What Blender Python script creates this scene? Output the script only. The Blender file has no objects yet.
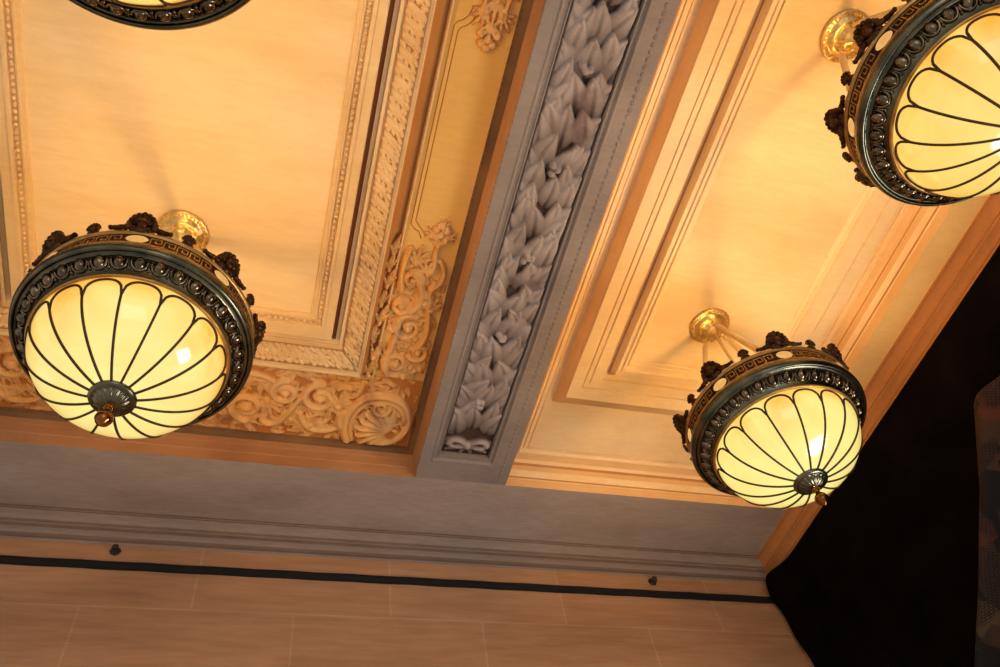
import bpy, math, random
import numpy as np
from mathutils import Matrix, Vector
rnd = random.Random(7)
S = 3.2; CAM_Z = 1.6
col = bpy.context.scene.collection
def W(x, y, z): return (x*S, y*S, CAM_Z + z*S)

# ------------------------------------------------------------------ helpers
def lin(c):
    return tuple((v/12.92 if v <= .04045 else ((v+.055)/1.055)**2.4) for v in [q/255 for q in c]) + (1,)

class MB:
    def __init__(s): s.v = []; s.f = []; s.sm = []
    def add(s, vs, fs, smooth=True):
        b = len(s.v); s.v += [tuple(v) for v in vs]
        s.f += [tuple(i+b for i in f) for f in fs]; s.sm += [smooth]*len(fs)
    def box(s, x0, x1, y0, y1, z0, z1):
        s.add([(x, y, z) for z in (z0, z1) for y in (y0, y1) for x in (x0, x1)],
              [(0,2,3,1), (4,5,7,6), (0,1,5,4), (2,6,7,3), (0,4,6,2), (1,3,7,5)], False)
    def lathe(s, prof, n=64, c=(0,0,0), closed=False, m=None, flute=None):
        vs = []
        for (r, z) in prof:
            for i in range(n):
                a = 2*math.pi*i/n
                rr = r*(1 + (flute(a, r, z) if flute else 0))
                p = Vector((c[0]+rr*math.cos(a), c[1]+rr*math.sin(a), c[2]+z))
                vs.append(m @ p if m else p)
        fs = []
        k = len(prof)
        for j in range(k if closed else k-1):
            j2 = (j+1) % k
            for i in range(n):
                i2 = (i+1) % n
                fs.append((j*n+i, j*n+i2, j2*n+i2, j2*n+i))
        s.add(vs, fs)
    def tube(s, pts, r, n=6, closed=False):
        pts = [Vector(p) for p in pts]; k = len(pts); rs = r if isinstance(r, (list, tuple)) else [r]*k
        vs = []; up = None
        for i, p in enumerate(pts):
            if closed: t = pts[(i+1) % k]-pts[i-1]
            else: t = pts[min(i+1, k-1)]-pts[max(i-1, 0)]
            t.normalize()
            if up is None:
                up = t.orthogonal().normalized()
            up = (up - t*up.dot(t)).normalized(); w = t.cross(up)
            for j in range(n):
                a = 2*math.pi*j/n
                vs.append(p + (up*math.cos(a) + w*math.sin(a))*rs[i])
        fs = []
        for i in range(k if closed else k-1):
            i2 = (i+1) % k
            for j in range(n):
                j2 = (j+1) % n
                fs.append((i*n+j, i*n+j2, i2*n+j2, i2*n+j))
        if not closed:
            fs.append(tuple(range(n-1, -1, -1))); fs.append(tuple((k-1)*n+j for j in range(n)))
        s.add(vs, fs)
    def ball(s, c, r, m=None, nu=10, nv=6):
        rx, ry, rz = r if isinstance(r, tuple) else (r, r, r)
        vs = []
        for j in range(nv+1):
            ph = math.pi*j/nv
            for i in range(nu):
                a = 2*math.pi*i/nu
                p = Vector((rx*math.sin(ph)*math.cos(a), ry*math.sin(ph)*math.sin(a), rz*math.cos(ph)))
                if m: p = m @ p
                vs.append(p + Vector(c))
        fs = [(j*nu+i, (j+1)*nu+i, (j+1)*nu+(i+1) % nu, j*nu+(i+1) % nu) for j in range(nv) for i in range(nu)]
        s.add(vs, fs)
    def build(s, name, mat, parent=None):
        me = bpy.data.meshes.new(name); me.from_pydata(s.v, [], s.f); me.validate()
        if len(me.polygons) == len(s.sm): me.polygons.foreach_set('use_smooth', s.sm)
        me.materials.append(mat); me.update()
        o = bpy.data.objects.new(name, me); col.objects.link(o)
        if parent: o.parent = parent
        return o

def tag(o, label=None, cat=None, group=None, kind=None):
    if label: o['label'] = label
    if cat: o['category'] = cat
    if group: o['group'] = group
    if kind: o['kind'] = kind
    return o
def empty(name, loc):
    o = bpy.data.objects.new(name, None); col.objects.link(o); o.location = loc; o.empty_display_size = .1; return o

# ------------------------------------------------------------------ materials
def nt(name):
    m = bpy.data.materials.new(name); m.use_nodes = True
    t = m.node_tree; t.nodes.clear()
    o = t.nodes.new('ShaderNodeOutputMaterial'); b = t.nodes.new('ShaderNodeBsdfPrincipled')
    t.links.new(b.outputs[0], o.inputs[0]); return m, t, b
def N(t, ty, **kw):
    n = t.nodes.new(ty)
    for k, v in kw.items():
        if hasattr(n, k): setattr(n, k, v)
        else: n.inputs[k].default_value = v
    return n
def ramp(t, fac, stops):
    r = t.nodes.new('ShaderNodeValToRGB'); e = r.color_ramp.elements
    while len(e) < len(stops): e.new(.5)
    for q, (p, c) in zip(e, stops): q.position = p; q.color = c
    t.links.new(fac, r.inputs[0]); return r.outputs[0]
def mixc(t, fac, a, b, mode='MIX'):
    n = t.nodes.new('ShaderNodeMix'); n.data_type = 'RGBA'; n.blend_type = mode
    for i, v in ((0, fac), (6, a), (7, b)):
        if isinstance(v, (int, float)): n.inputs[i].default_value = v
        elif isinstance(v, tuple): n.inputs[i].default_value = v
        else: t.links.new(v, n.inputs[i])
    return n.outputs[2]
def coord(t, scale=(1,1,1)):
    c = t.nodes.new('ShaderNodeTexCoord'); mp = t.nodes.new('ShaderNodeMapping'); mp.inputs['Scale'].default_value = scale
    t.links.new(c.outputs['Object'], mp.inputs[0]); return mp.outputs[0]
def plaster(name, a, b, c, scale=1.5, stretch=(1,1,1), cav=None, rough=.75, bump=.12, streak=.25, cavpow=(.05,.5)):
    m, t, s = nt(name)
    n1 = N(t, 'ShaderNodeTexNoise', Scale=scale, Detail=6., Roughness=.6); t.links.new(coord(t, stretch), n1.inputs['Vector'])
    base = ramp(t, n1.outputs[0], [(.3, lin(a)), (.5, lin(b)), (.72, lin(c))])
    n2 = N(t, 'ShaderNodeTexNoise', Scale=scale*7, Detail=5., Roughness=.65); t.links.new(coord(t, (1, 5, 5)), n2.inputs['Vector'])
    f = ramp(t, n2.outputs[0], [(.35, (.78,.74,.7,1)), (.62, (1,1,1,1))])
    base = mixc(t, streak, base, f, 'MULTIPLY')
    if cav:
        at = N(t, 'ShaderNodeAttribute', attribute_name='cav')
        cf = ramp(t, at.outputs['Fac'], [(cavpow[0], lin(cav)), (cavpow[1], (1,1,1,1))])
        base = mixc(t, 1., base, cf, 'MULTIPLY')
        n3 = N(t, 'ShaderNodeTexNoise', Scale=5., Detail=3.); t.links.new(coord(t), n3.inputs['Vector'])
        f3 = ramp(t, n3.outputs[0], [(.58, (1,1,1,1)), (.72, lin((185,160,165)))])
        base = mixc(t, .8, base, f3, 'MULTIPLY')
    t.links.new(base, s.inputs['Base Color']); s.inputs['Roughness'].default_value = rough
    s.inputs['Specular IOR Level'].default_value = .25
    bp = N(t, 'ShaderNodeBump', Strength=bump, Distance=.01)
    n4 = N(t, 'ShaderNodeTexNoise', Scale=35., Detail=4.); t.links.new(coord(t), n4.inputs['Vector'])
    t.links.new(n4.outputs[0], bp.inputs['Height']); t.links.new(bp.outputs[0], s.inputs['Normal'])
    return m
def metal(name, a, b, rough=.3, scale=30, metallic=1., bump=.15):
    m, t, s = nt(name)
    n = N(t, 'ShaderNodeTexNoise', Scale=scale, Detail=4.); t.links.new(coord(t), n.inputs['Vector'])
    t.links.new(ramp(t, n.outputs[0], [(.35, lin(a)), (.65, lin(b))]), s.inputs['Base Color'])
    s.inputs['Metallic'].default_value = metallic; s.inputs['Roughness'].default_value = rough
    bp = N(t, 'ShaderNodeBump', Strength=bump, Distance=.004); t.links.new(n.outputs[0], bp.inputs['Height']); t.links.new(bp.outputs[0], s.inputs['Normal'])
    return m

M = {}
M['panel'] = plaster('cream_panel', (226,190,132), (238,205,148), (247,219,168), 1.2, (.5,2.5,1))
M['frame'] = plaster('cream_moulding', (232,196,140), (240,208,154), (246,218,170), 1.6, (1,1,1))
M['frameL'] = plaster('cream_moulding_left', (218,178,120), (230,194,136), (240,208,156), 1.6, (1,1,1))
M['field'] = plaster('ochre_field', (228,176,90), (238,188,102), (244,198,118), 1.3)
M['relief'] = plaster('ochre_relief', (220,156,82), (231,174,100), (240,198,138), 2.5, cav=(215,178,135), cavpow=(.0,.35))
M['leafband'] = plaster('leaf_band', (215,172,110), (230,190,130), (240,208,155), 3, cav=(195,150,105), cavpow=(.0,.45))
M['soffit'] = plaster('grey_stone_paint', (126,114,106), (142,130,121), (154,142,132), 2.2, (1,1,1), streak=.4)
M['soffitend'] = plaster('grey_stone_paint_end', (148,130,114), (168,150,134), (180,164,150), 1.6, (.6,1.6,1), streak=.5)
M['soffitside'] = plaster('lamplit_stone_paint', (232,186,116), (238,196,126), (244,206,138), 1.5)  # lamp warmth on the side soffit is put into this orange base colour
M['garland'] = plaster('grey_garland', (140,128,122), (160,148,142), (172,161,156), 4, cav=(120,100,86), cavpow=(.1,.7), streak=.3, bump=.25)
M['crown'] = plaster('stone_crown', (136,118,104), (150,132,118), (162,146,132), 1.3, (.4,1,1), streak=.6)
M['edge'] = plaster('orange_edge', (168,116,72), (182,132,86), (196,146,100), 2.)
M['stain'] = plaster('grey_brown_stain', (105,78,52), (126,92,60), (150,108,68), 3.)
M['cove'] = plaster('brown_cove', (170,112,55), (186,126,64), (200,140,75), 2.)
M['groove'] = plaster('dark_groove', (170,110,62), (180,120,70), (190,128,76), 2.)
M['bronze'] = metal('bronze', (52,42,30), (82,68,46), .26, 18, bump=.2)
M['patina'] = metal('green_bronze', (92,92,76), (136,126,98), .27, 14, bump=.2)
M['amber'] = metal('amber_brass', (120,72,34), (176,112,56), .16, 12)
M['egg'] = metal('egg_bronze', (96,84,66), (150,128,98), .2, 25)
M['dark'] = metal('dark_bronze', (62,40,24), (104,72,44), .4, 40)
M['banddark'] = metal('band_brown', (40,22,12), (62,36,18), .45, 20, metallic=.5)
M['gold'] = metal('worn_gold', (190,140,70), (220,170,95), .38, 30, metallic=.75)
M['brass'] = metal('polished_brass', (226,180,98), (246,210,134), .3, 60, metallic=.8, bump=.6)
M['rod'] = metal('rod_brass', (236,196,120), (244,208,138), .42, 8, metallic=.1)
M['came'] = metal('lead_came', (64,36,10), (90,54,16), .5, 40, metallic=.2)
M['black'] = metal('black_paint', (3,3,3), (9,8,7), .8, 20, metallic=0.)
M['hook'] = metal('grey_iron', (38,34,32), (80,74,68), .4, 60, metallic=.6)

def glass_mat(cols, hub):
    m, t, s = nt('opal_glass')
    n = N(t, 'ShaderNodeTexNoise', Scale=3.6, Detail=5., Distortion=1.2); t.links.new(coord(t), n.inputs['Vector'])
    c = ramp(t, n.outputs[0], [(.32, cols[0]), (.5, cols[1]), (.68, cols[2])])
    # the glass glows paler toward the bottom of the bowl, where it is nearest the bulbs
    g = t.nodes.new('ShaderNodeTexCoord'); sp = t.nodes.new('ShaderNodeSeparateXYZ'); t.links.new(g.outputs['Object'], sp.inputs[0])
    mr = N(t, 'ShaderNodeMapRange'); mr.inputs[1].default_value = -.98; mr.inputs[2].default_value = -1.24
    t.links.new(sp.outputs[2], mr.inputs[0])
    c2 = mixc(t, mr.outputs[0], c, hub)
    t.links.new(c2, s.inputs['Emission Color']); s.inputs['Emission Strength'].default_value = 1.02
    s.inputs['Base Color'].default_value = (.12,.08,.02,1); s.inputs['Roughness'].default_value = .12
    s.inputs['Coat Weight'].default_value = .6; s.inputs['Coat Roughness'].default_value = .06
    return m
GL = [glass_mat(((1,.46,.05,1), (1,.64,.13,1), (1,.80,.25,1)), (1,.93,.36,1)),
      glass_mat(((1,.54,.08,1), (1,.70,.16,1), (1,.86,.27,1)), (1,.95,.36,1)),
      glass_mat(((1,.42,.04,1), (1,.55,.09,1), (1,.70,.17,1)), (1,.80,.25,1))]
GL.append(GL[2])
def med_mat():
    m, t, s = nt('amber_glass')
    n = N(t, 'ShaderNodeTexNoise', Scale=30.); t.links.new(coord(t), n.inputs['Vector'])
    t.links.new(ramp(t, n.outputs[0], [(.3, (.66,.33,.085,1)), (.7, (.78,.44,.14,1))]), s.inputs['Emission Color'])
    s.inputs['Emission Strength'].default_value = 1.08; s.inputs['Base Color'].default_value = (.1,.05,.01,1); s.inputs['Roughness'].default_value = .8; s.inputs['Specular IOR Level'].default_value = .1
    return m
M['medal'] = med_mat()
def wall_mat():
    m, t, s = nt('limestone_blocks')
    c = t.nodes.new('ShaderNodeTexCoord'); sp = t.nodes.new('ShaderNodeSeparateXYZ'); t.links.new(c.outputs['Object'], sp.inputs[0])
    cb = t.nodes.new('ShaderNodeCombineXYZ')
    ax = N(t, 'ShaderNodeMath', operation='ADD'); ax.inputs[1].default_value = -.0655*S + 40*.328*S
    az = N(t, 'ShaderNodeMath', operation='ADD'); az.inputs[1].default_value = -(CAM_Z+.838*S) + 20*.16*S
    t.links.new(sp.outputs[0], ax.inputs[0]); t.links.new(sp.outputs[2], az.inputs[0])
    t.links.new(ax.outputs[0], cb.inputs[0]); t.links.new(az.outputs[0], cb.inputs[1])
    br = N(t, 'ShaderNodeTexBrick'); t.links.new(cb.outputs[0], br.inputs['Vector'])
    br.offset = .5; br.offset_frequency = 2; br.squash = 1
    for k, v in (('Scale', 1.), ('Mortar Size', .009), ('Mortar Smooth', 1.), ('Bias', 0.), ('Brick Width', .328*S), ('Row Height', .16*S)): br.inputs[k].default_value = v
    br.inputs['Color1'].default_value = lin((198,150,106)); br.inputs['Color2'].default_value = lin((204,156,112)); br.inputs['Mortar'].default_value = lin((214,170,126))
    n1 = N(t, 'ShaderNodeTexNoise', Scale=1.3, Detail=6., Roughness=.6); t.links.new(coord(t, (.5,1,2)), n1.inputs['Vector'])
    f = ramp(t, n1.outputs[0], [(.3, (.74,.68,.62,1)), (.65, (1,1,1,1))])
    n2 = N(t, 'ShaderNodeTexNoise', Scale=5., Detail=7., Roughness=.65); t.links.new(coord(t, (.6,1,6)), n2.inputs['Vector'])
    f2 = ramp(t, n2.outputs[0], [(.35, (.84,.80,.76,1)), (.6, (1,1,1,1))])
    b = mixc(t, 1., br.outputs[0], f, 'MULTIPLY'); b = mixc(t, 1., b, f2, 'MULTIPLY')
    t.links.new(b, s.inputs['Base Color']); s.inputs['Roughness'].default_value = .8
    bp = N(t, 'ShaderNodeBump', Strength=.15, Distance=.01); t.links.new(n2.outputs[0], bp.inputs['Height']); t.links.new(bp.outputs[0], s.inputs['Normal'])
    return m
M['wall'] = wall_mat()
def drape_mat():
    m, t, s = nt('black_velvet')
    n = N(t, 'ShaderNodeTexNoise', Scale=8., Detail=3.); t.links.new(coord(t), n.inputs['Vector'])
    t.links.new(ramp(t, n.outputs[0], [(.3, (.0018,.0012,.0009,1)), (.7, (.005,.0032,.0022,1))]), s.inputs['Base Color'])
    s.inputs['Roughness'].default_value = .9; s.inputs['Specular IOR Level'].default_value = .05
    return m
M['drape'] = drape_mat()
def print_mat():
    m, t, s = nt('printed_cloth')
    v = N(t, 'ShaderNodeTexVoronoi', Scale=6.5); v.distance = 'CHEBYCHEV'; t.links.new(coord(t, (1,1,.7)), v.inputs['Vector'])
    c = ramp(t, v.outputs['Color'], [(0., (.006,.004,.004,1)), (.30, (.10,.05,.022,1)), (.42, (.17,.10,.05,1)), (.52, (.03,.045,.075,1)), (.62, (.006,.006,.008,1)), (.68, (.16,.05,.02,1))])
    c.node.color_ramp.interpolation = 'CONSTANT'
    w = N(t, 'ShaderNodeTexBrick'); w.inputs['Scale'].default_value = 26.
    cc = t.nodes.new('ShaderNodeTexCoord'); sp = t.nodes.new('ShaderNodeSeparateXYZ'); t.links.new(cc.outputs['Object'], sp.inputs[0])
    cb = t.nodes.new('ShaderNodeCombineXYZ'); t.links.new(sp.outputs[1], cb.inputs[0]); t.links.new(sp.outputs[2], cb.inputs[1]); t.links.new(cb.outputs[0], w.inputs['Vector'])
    w.inputs['Color1'].default_value = (.9,.9,.9,1); w.inputs['Color2'].default_value = (.5,.5,.5,1); w.inputs['Mortar'].default_value = (.12,.12,.12,1); w.inputs['Mortar Size'].default_value = .06
    n = N(t, 'ShaderNodeTexNoise', Scale=6.); t.links.new(coord(t), n.inputs['Vector'])
    f = ramp(t, n.outputs[0], [(.45, (0,0,0,1)), (.55, (1,1,1,1))])
    c = mixc(t, f, c, mixc(t, 1., c, w.outputs[0], 'MULTIPLY'))
    c = mixc(t, 1., c, (.62,.55,.48,1), 'MULTIPLY')
    t.links.new(c, s.inputs['Base Color']); s.inputs['Roughness'].default_value = .8; return m
M['print'] = print_mat()

# ------------------------------------------------------------------ coffers (nested mitred frames)
def frame_mesh(c, yc, prof, mats, name, cap=True):
    """prof: list of (x on right side, y on far side, z, material key of the strip that follows); mirrored about c and yc"""
    obs = {}
    rect = lambda p: [(2*c-p[0], 2*yc-p[1]), (p[0], 2*yc-p[1]), (p[0], p[1]), (2*c-p[0], p[1])]
    for a, b in zip(prof[:-1], prof[1:]):
        mb = obs.setdefault(a[3], MB())
        ra, rb = rect(a), rect(b)
        for i in range(4):
            j = (i+1) % 4
            mb.add([W(*ra[i], a[2]), W(*ra[j], a[2]), W(*rb[j], b[2]), W(*rb[i], b[2])], [(0,1,2,3)], False)
    if cap:
        a = prof[-1]; mb = obs.setdefault(a[3], MB())
        mb.add([W(*q, a[2]) for q in rect(a)], [(0,1,2,3)], False)
    return obs
def grid(name, x0, x1, y0, y1, zbase, H, hmax, mat, parent, along=None, nref=None):
    """height-field relief hanging below zbase (units); H in units"""
    ny, nx = H.shape
    xs = np.linspace(x0, x1, nx); ys = np.linspace(y0, y1, ny)
    X, Y = np.meshgrid(xs, ys)
    V = np.stack([X*S, Y*S, CAM_Z + (zbase - H)*S], -1).reshape(-1, 3)
    idx = np.arange(nx*ny).reshape(ny, nx)
    F = np.stack([idx[:-1,:-1], idx[1:,:-1], idx[1:,1:], idx[:-1,1:]], -1).reshape(-1, 4)
    me = bpy.data.meshes.new(name)
    me.vertices.add(len(V)); me.vertices.foreach_set('co', V.ravel())
    me.loops.add(F.size); me.loops.foreach_set('vertex_index', F.ravel().astype(np.int32))
    me.polygons.add(len(F)); me.polygons.foreach_set('loop_start', np.arange(0, F.size, 4, dtype=np.int32))
    me.polygons.foreach_set('use_smooth', np.ones(len(F), bool))
    me.update(calc_edges=True); me.validate()
    at = me.attributes.new('cav', 'FLOAT', 'POINT'); at.data.foreach_set('value', np.clip(H/hmax, 0, 1).ravel().astype(np.float32))
    me.materials.append(mat)
    o = bpy.data.objects.new(name, me); col.objects.link(o)
    if parent: o.parent = parent
    return o

class Field:
    def __init__(s, x0, x1, y0, y1, res):
        s.x0, s.x1, s.y0, s.y1 = x0, x1, y0, y1
        s.nx = int(round((x1-x0)/res))+1; s.ny = int(round((y1-y0)/res))+1
        s.xs = np.linspace(x0, x1, s.nx); s.ys = np.linspace(y0, y1, s.ny); s.H = np.zeros((s.ny, s.nx))
    def win(s, x, y, r):
        i0, i1 = np.searchsorted(s.xs, (x-r, x+r)); j0, j1 = np.searchsorted(s.ys, (y-r, y+r))
        if i1 <= i0 or j1 <= j0: return None
        return slice(j0, j1), slice(i0, i1)
    def leaf(s, x, y, ang, L, w, h, tilt=.5, base=0., lobes=0, rib=.35, curl=0., b0=.35):
        k = s.win(x, y, L*1.1)
        if k is None: return
        Y, X = np.meshgrid(s.ys[k[0]], s.xs[k[1]], indexing='ij')
        ca, sa = math.cos(ang), math.sin(ang)
        u = ((X-x)*ca + (Y-y)*sa)/L; v = (-(X-x)*sa + (Y-y)*ca)
        v = v - curl*L*u*u
        uu = np.clip(u, 0, 1)
        ww = w*np.sin(np.pi*uu**.72)**.75*(1-.25*uu)
        if lobes: ww = ww*(1 - .32*np.abs(np.sin(uu*np.pi*lobes)))
        ww = np.maximum(ww, 1e-6); q = np.abs(v)/ww
        m = (u > 0) & (u < 1) & (q < 1)
        hh = base + h*(b0 + tilt*uu) * (.45+.55*np.sqrt(np.clip(1-q*q, 0, 1))) - rib*h*np.exp(-(v/(w*.13))**2)*(uu < .9)
        s.H[k] = np.where(m, np.maximum(s.H[k], hh), s.H[k])
    def ball(s, x, y, r, h, base=0.):
        k = s.win(x, y, r)
        if k is None: return
        Y, X = np.meshgrid(s.ys[k[0]], s.xs[k[1]], indexing='ij')
        d = np.sqrt((X-x)**2+(Y-y)**2)/r
        s.H[k] = np.where(d < 1, np.maximum(s.H[k], base+h*np.sqrt(np.clip(1-d*d, 0, 1))), s.H[k])
    def stroke(s, pts, r0, r1, h, base=0., twin=False):
        n = len(pts)
        for i, (x, y) in enumerate(pts):
            r = r0+(r1-r0)*i/(n-1); s.ball(x, y, r, h*(.6+.4*r/max(r0, r1)), base)
        if twin:
            s.groove(pts, min(r0, r1)*.3, h*.35)
    def groove(s, pts, r, d):
        for (x, y) in pts:
            k = s.win(x, y, r)
            if k is None: continue
            Y, X = np.meshgrid(s.ys[k[0]], s.xs[k[1]], indexing='ij'); q = ((X-x)**2+(Y-y)**2)/r/r
            m = q < 1
            s.H[k] = np.where(m, np.minimum(s.H[k], np.maximum(s.H[k].max()-d, 0)), s.H[k])
def spiral(cx, cy, r0, r1, a0, turns, n=90, sx=1.):
    return [(cx+sx*(r0+(r1-r0)*t)*math.cos(a0+turns*2*math.pi*t), cy+(r0+(r1-r0)*t)*math.sin(a0+turns*2*math.pi*t)) for t in [i/n for i in range(n+1)]]
def bez(p0, p1, p2, p3, n=50):
    o = []
    for i in range(n+1):
        t = i/n; a = (1-t)**3; b = 3*t*(1-t)**2; c = 3*t*t*(1-t); d = t**3
        o.append((a*p0[0]+b*p1[0]+c*p2[0]+d*p3[0], a*p0[1]+b*p1[1]+c*p2[1]+d*p3[1]))
    return o

CL, YCL = -.1640, .033           # left coffer centre
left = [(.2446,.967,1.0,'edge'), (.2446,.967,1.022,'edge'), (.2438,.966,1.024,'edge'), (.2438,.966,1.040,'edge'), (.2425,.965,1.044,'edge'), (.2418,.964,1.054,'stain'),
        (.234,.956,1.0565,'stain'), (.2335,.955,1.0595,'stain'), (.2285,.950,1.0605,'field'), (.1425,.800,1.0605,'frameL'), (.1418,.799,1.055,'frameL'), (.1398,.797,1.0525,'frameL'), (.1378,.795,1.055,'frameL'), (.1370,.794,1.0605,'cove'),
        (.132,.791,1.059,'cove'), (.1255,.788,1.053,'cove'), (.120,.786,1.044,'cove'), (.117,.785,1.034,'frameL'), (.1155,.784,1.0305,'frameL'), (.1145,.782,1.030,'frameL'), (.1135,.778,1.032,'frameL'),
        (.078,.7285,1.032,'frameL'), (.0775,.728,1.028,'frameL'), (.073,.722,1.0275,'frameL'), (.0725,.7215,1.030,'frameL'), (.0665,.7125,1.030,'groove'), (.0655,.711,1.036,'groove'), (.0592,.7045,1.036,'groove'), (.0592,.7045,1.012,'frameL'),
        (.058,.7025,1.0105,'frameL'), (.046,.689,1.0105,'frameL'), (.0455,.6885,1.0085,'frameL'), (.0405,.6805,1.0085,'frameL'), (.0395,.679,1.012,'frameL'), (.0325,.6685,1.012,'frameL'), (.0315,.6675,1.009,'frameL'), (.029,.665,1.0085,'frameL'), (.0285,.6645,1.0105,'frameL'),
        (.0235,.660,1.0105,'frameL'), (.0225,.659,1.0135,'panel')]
CR = .6885
def mr(x): return 2*CR - x        # right coffer profile is written with its beam-side x
rightL = [(.4135,.967,1.0,'edge2'), (.4135,.967,1.018,'edge2'), (.4155,.965,1.020,'line2'), (.4155,.965,1.024,'frame'), (.4175,.960,1.030,'frame'), (.420,.9575,1.034,'edge2'), (.4225,.956,1.045,'line2'), (.4235,.9510,1.047,'frame'), (.4235,.9475,1.053,'edge2'),
          (.436,.934,1.0555,'frame'), (.4375,.931,1.0525,'frame'), (.4395,.929,1.0525,'frame'), (.441,.926,1.0575,'frame'), (.4440,.9245,1.0575,'frame'), (.4443,.9243,1.061,'frame'), (.4456,.9236,1.061,'frame'), (.4459,.9234,1.0575,'frame'), (.4530,.9215,1.0575,'frame'), (.4533,.9213,1.061,'frame'), (.4548,.9205,1.061,'frame'), (.4551,.9200,1.0585,'frame'),
          (.4690,.806,1.060,'cove2'), (.4705,.804,1.056,'cove2'), (.4725,.794,1.047,'cove2'), (.4762,.779,1.037,'cove2'), (.4772,.772,1.030,'frame'),
          (.4985,.747,1.030,'frame'), (.4990,.7465,1.033,'frame'), (.5005,.7445,1.033,'frame'), (.5010,.744,1.030,'frame'), (.509,.7350,1.030,'frame'), (.5095,.7345,1.027,'frame'), (.5300,.722,1.027,'frame'), (.5305,.7215,1.031,'frame'), (.5360,.712,1.031,'line2'),
          (.5385,.706,1.030,'cove2'), (.5400,.700,1.024,'cove2'), (.5400,.698,1.011,'frame'), (.5465,.690,1.0105,'frame'), (.547,.6895,1.0075,'frame'), (.5515,.684,1.0065,'frame'), (.5525,.683,1.011,'frame'),
          (.5545,.676,1.012,'frame'), (.5555,.674,1.009,'frame'), (.5575,.672,1.009,'frame'), (.5580,.671,1.0115,'frame'), (.565,.665,1.0115,'frame'), (.566,.664,1.0135,'panel')]
right = [(mr(a), b, z, k) for a, b, z, k in rightL]
M['edge2'] = plaster('shaded_edge', (222,176,116), (230,188,128), (238,198,140), 2.)  # shading at the coffer mouth, painted a little darker than the frame
M['line2'] = plaster('painted_shade_line', (182,124,70), (194,136,80), (206,150,92), 2.)  # dark shading lines of the coffer steps, painted as strips
M['cove2'] = plaster('tan_cove', (228,188,128), (236,198,140), (242,208,152), 2.)

names = {'edge':'edge_moulding', 'stain':'stained_cove', 'field':'ochre_field', 'frame':'moulding', 'frameL':'moulding', 'cove':'cove', 'groove':'groove', 'panel':'panel', 'edge2':'edge_moulding', 'line2':'shade_painted_fillet', 'cove2':'cove'}
ceil = empty('ceiling', W(.2, .3, 1.06)); tag(ceil, 'coffered plaster ceiling with cream panels and stepped mouldings', 'ceiling', kind='structure')
def attach(o, parent):
    o.parent = parent; o.matrix_parent_inverse = Matrix.Translation(-Vector(parent.location)); return o
coff = []
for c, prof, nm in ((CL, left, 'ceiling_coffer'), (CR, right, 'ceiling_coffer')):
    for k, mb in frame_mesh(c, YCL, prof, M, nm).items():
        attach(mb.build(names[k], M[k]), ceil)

# bead courses
def bead_row(mb, p0, p1, z, pitch, r):
    n = max(2, int(math.hypot(p1[0]-p0[0], p1[1]-p0[1])/pitch))
    for i in range(n):
        t = (i+.5)/n; x = p0[0]+(p1[0]-p0[0])*t; y = p0[1]+(p1[1]-p0[1])*t
        mb.ball(W(x, y, z), tuple(q*S for q in r), nu=6, nv=4)
mb = MB(); x0, x1, y0, y1 = 2*CL-.036, .036, 2*YCL-.6735, .6735
bead_row(mb, (x1, max(y0, -.5)), (x1, y1), 1.010, .0085, (.0030,.0034,.003)); bead_row(mb, (x0, max(y0, -.5)), (x0, y1), 1.010, .0085, (.0030,.0034,.003))
bead_row(mb, (x0, y1), (x1, y1), 1.010, .0085, (.0034,.0030,.003))
attach(mb.build('bead_course', M['frameL']), ceil)
# engraved outline of the ochre field, stepped in around the ornaments
mb = MB()
for off in (0, .0062):
    xo = .1485+off; pts = [(xo, .60), (xo, .56), (xo, .515)]
    pts = [(xo+.020, .527-off*.6)] + [(xo+.014, .516-off*.4), (xo+.006, .512-off), (xo, .505-off), (xo, .40), (xo, .32), (xo, .212+off), (xo+.003, .207+off), (xo+.010, .203+off), (xo+.016, .196+off), (xo+.019, .186+off)]
    mb.tube([W(x, y, 1.0602) for x, y in pts], .0016*S*.5, 5)
    pts = [(xo+.024, .095), (xo+.012, .075), (xo, .068), (xo, -.2)]
    mb.tube([W(x, y, 1.0602) for x, y in pts], .0016*S*.5, 5)
attach(mb.build('outline_moulding', M['cove']), ceil)

# carved leaf-and-tongue edging along the beam edges and coffer mouths
def tongues(mb, x, y0, y1, z, pitch, r):
    n = int((y1-y0)/pitch)
    for i in range(n): mb.ball(W(x, y0+(i+.5)*pitch, z), tuple(q*S for q in r), nu=6, nv=4)

# ------------------------------------------------------------------ acanthus band of the left coffer
def acanthus_band(L, width, seed, res=.0011):
    """returns height map, rows across (width), cols along (L)"""
    r = random.Random(seed)
    F = Field(0, L, 0, width, res)
    F.H[:] = .0008
    p = .019; n = int(L/p)+1
    for i in range(n+1):
        x = i*p + r.uniform(-.0008, .0008)
        a = math.pi/2 + r.uniform(-.15, .15)
        for q in (-1, 1):
            F.leaf(x, width*.08, a+q*r.uniform(.6,.9), width*.60, p*.30, .0040, base=.0010, lobes=1, rib=.15, curl=-q*.4)
            F.leaf(x, width*.40, a+q*r.uniform(.7,1.), width*.45, p*.26, .0052, base=.0014, lobes=1, rib=.15, curl=-q*.4)
            F.ball(x+q*p*.42, width*r.uniform(.72,.84), p*.20, .0048, .0012)
        F.leaf(x, width*.05, a, width*.92, p*.26, .0062, base=.0015, lobes=2, rib=.2)
        F.ball(x, width*.80, p*.24, .0066, .0012)
        F.ball(x+p*.5, width*.16, p*.24, .0046, .001); F.ball(x+p*.5, width*.45, p*.16, .0046, .001)
    return F.H
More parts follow.
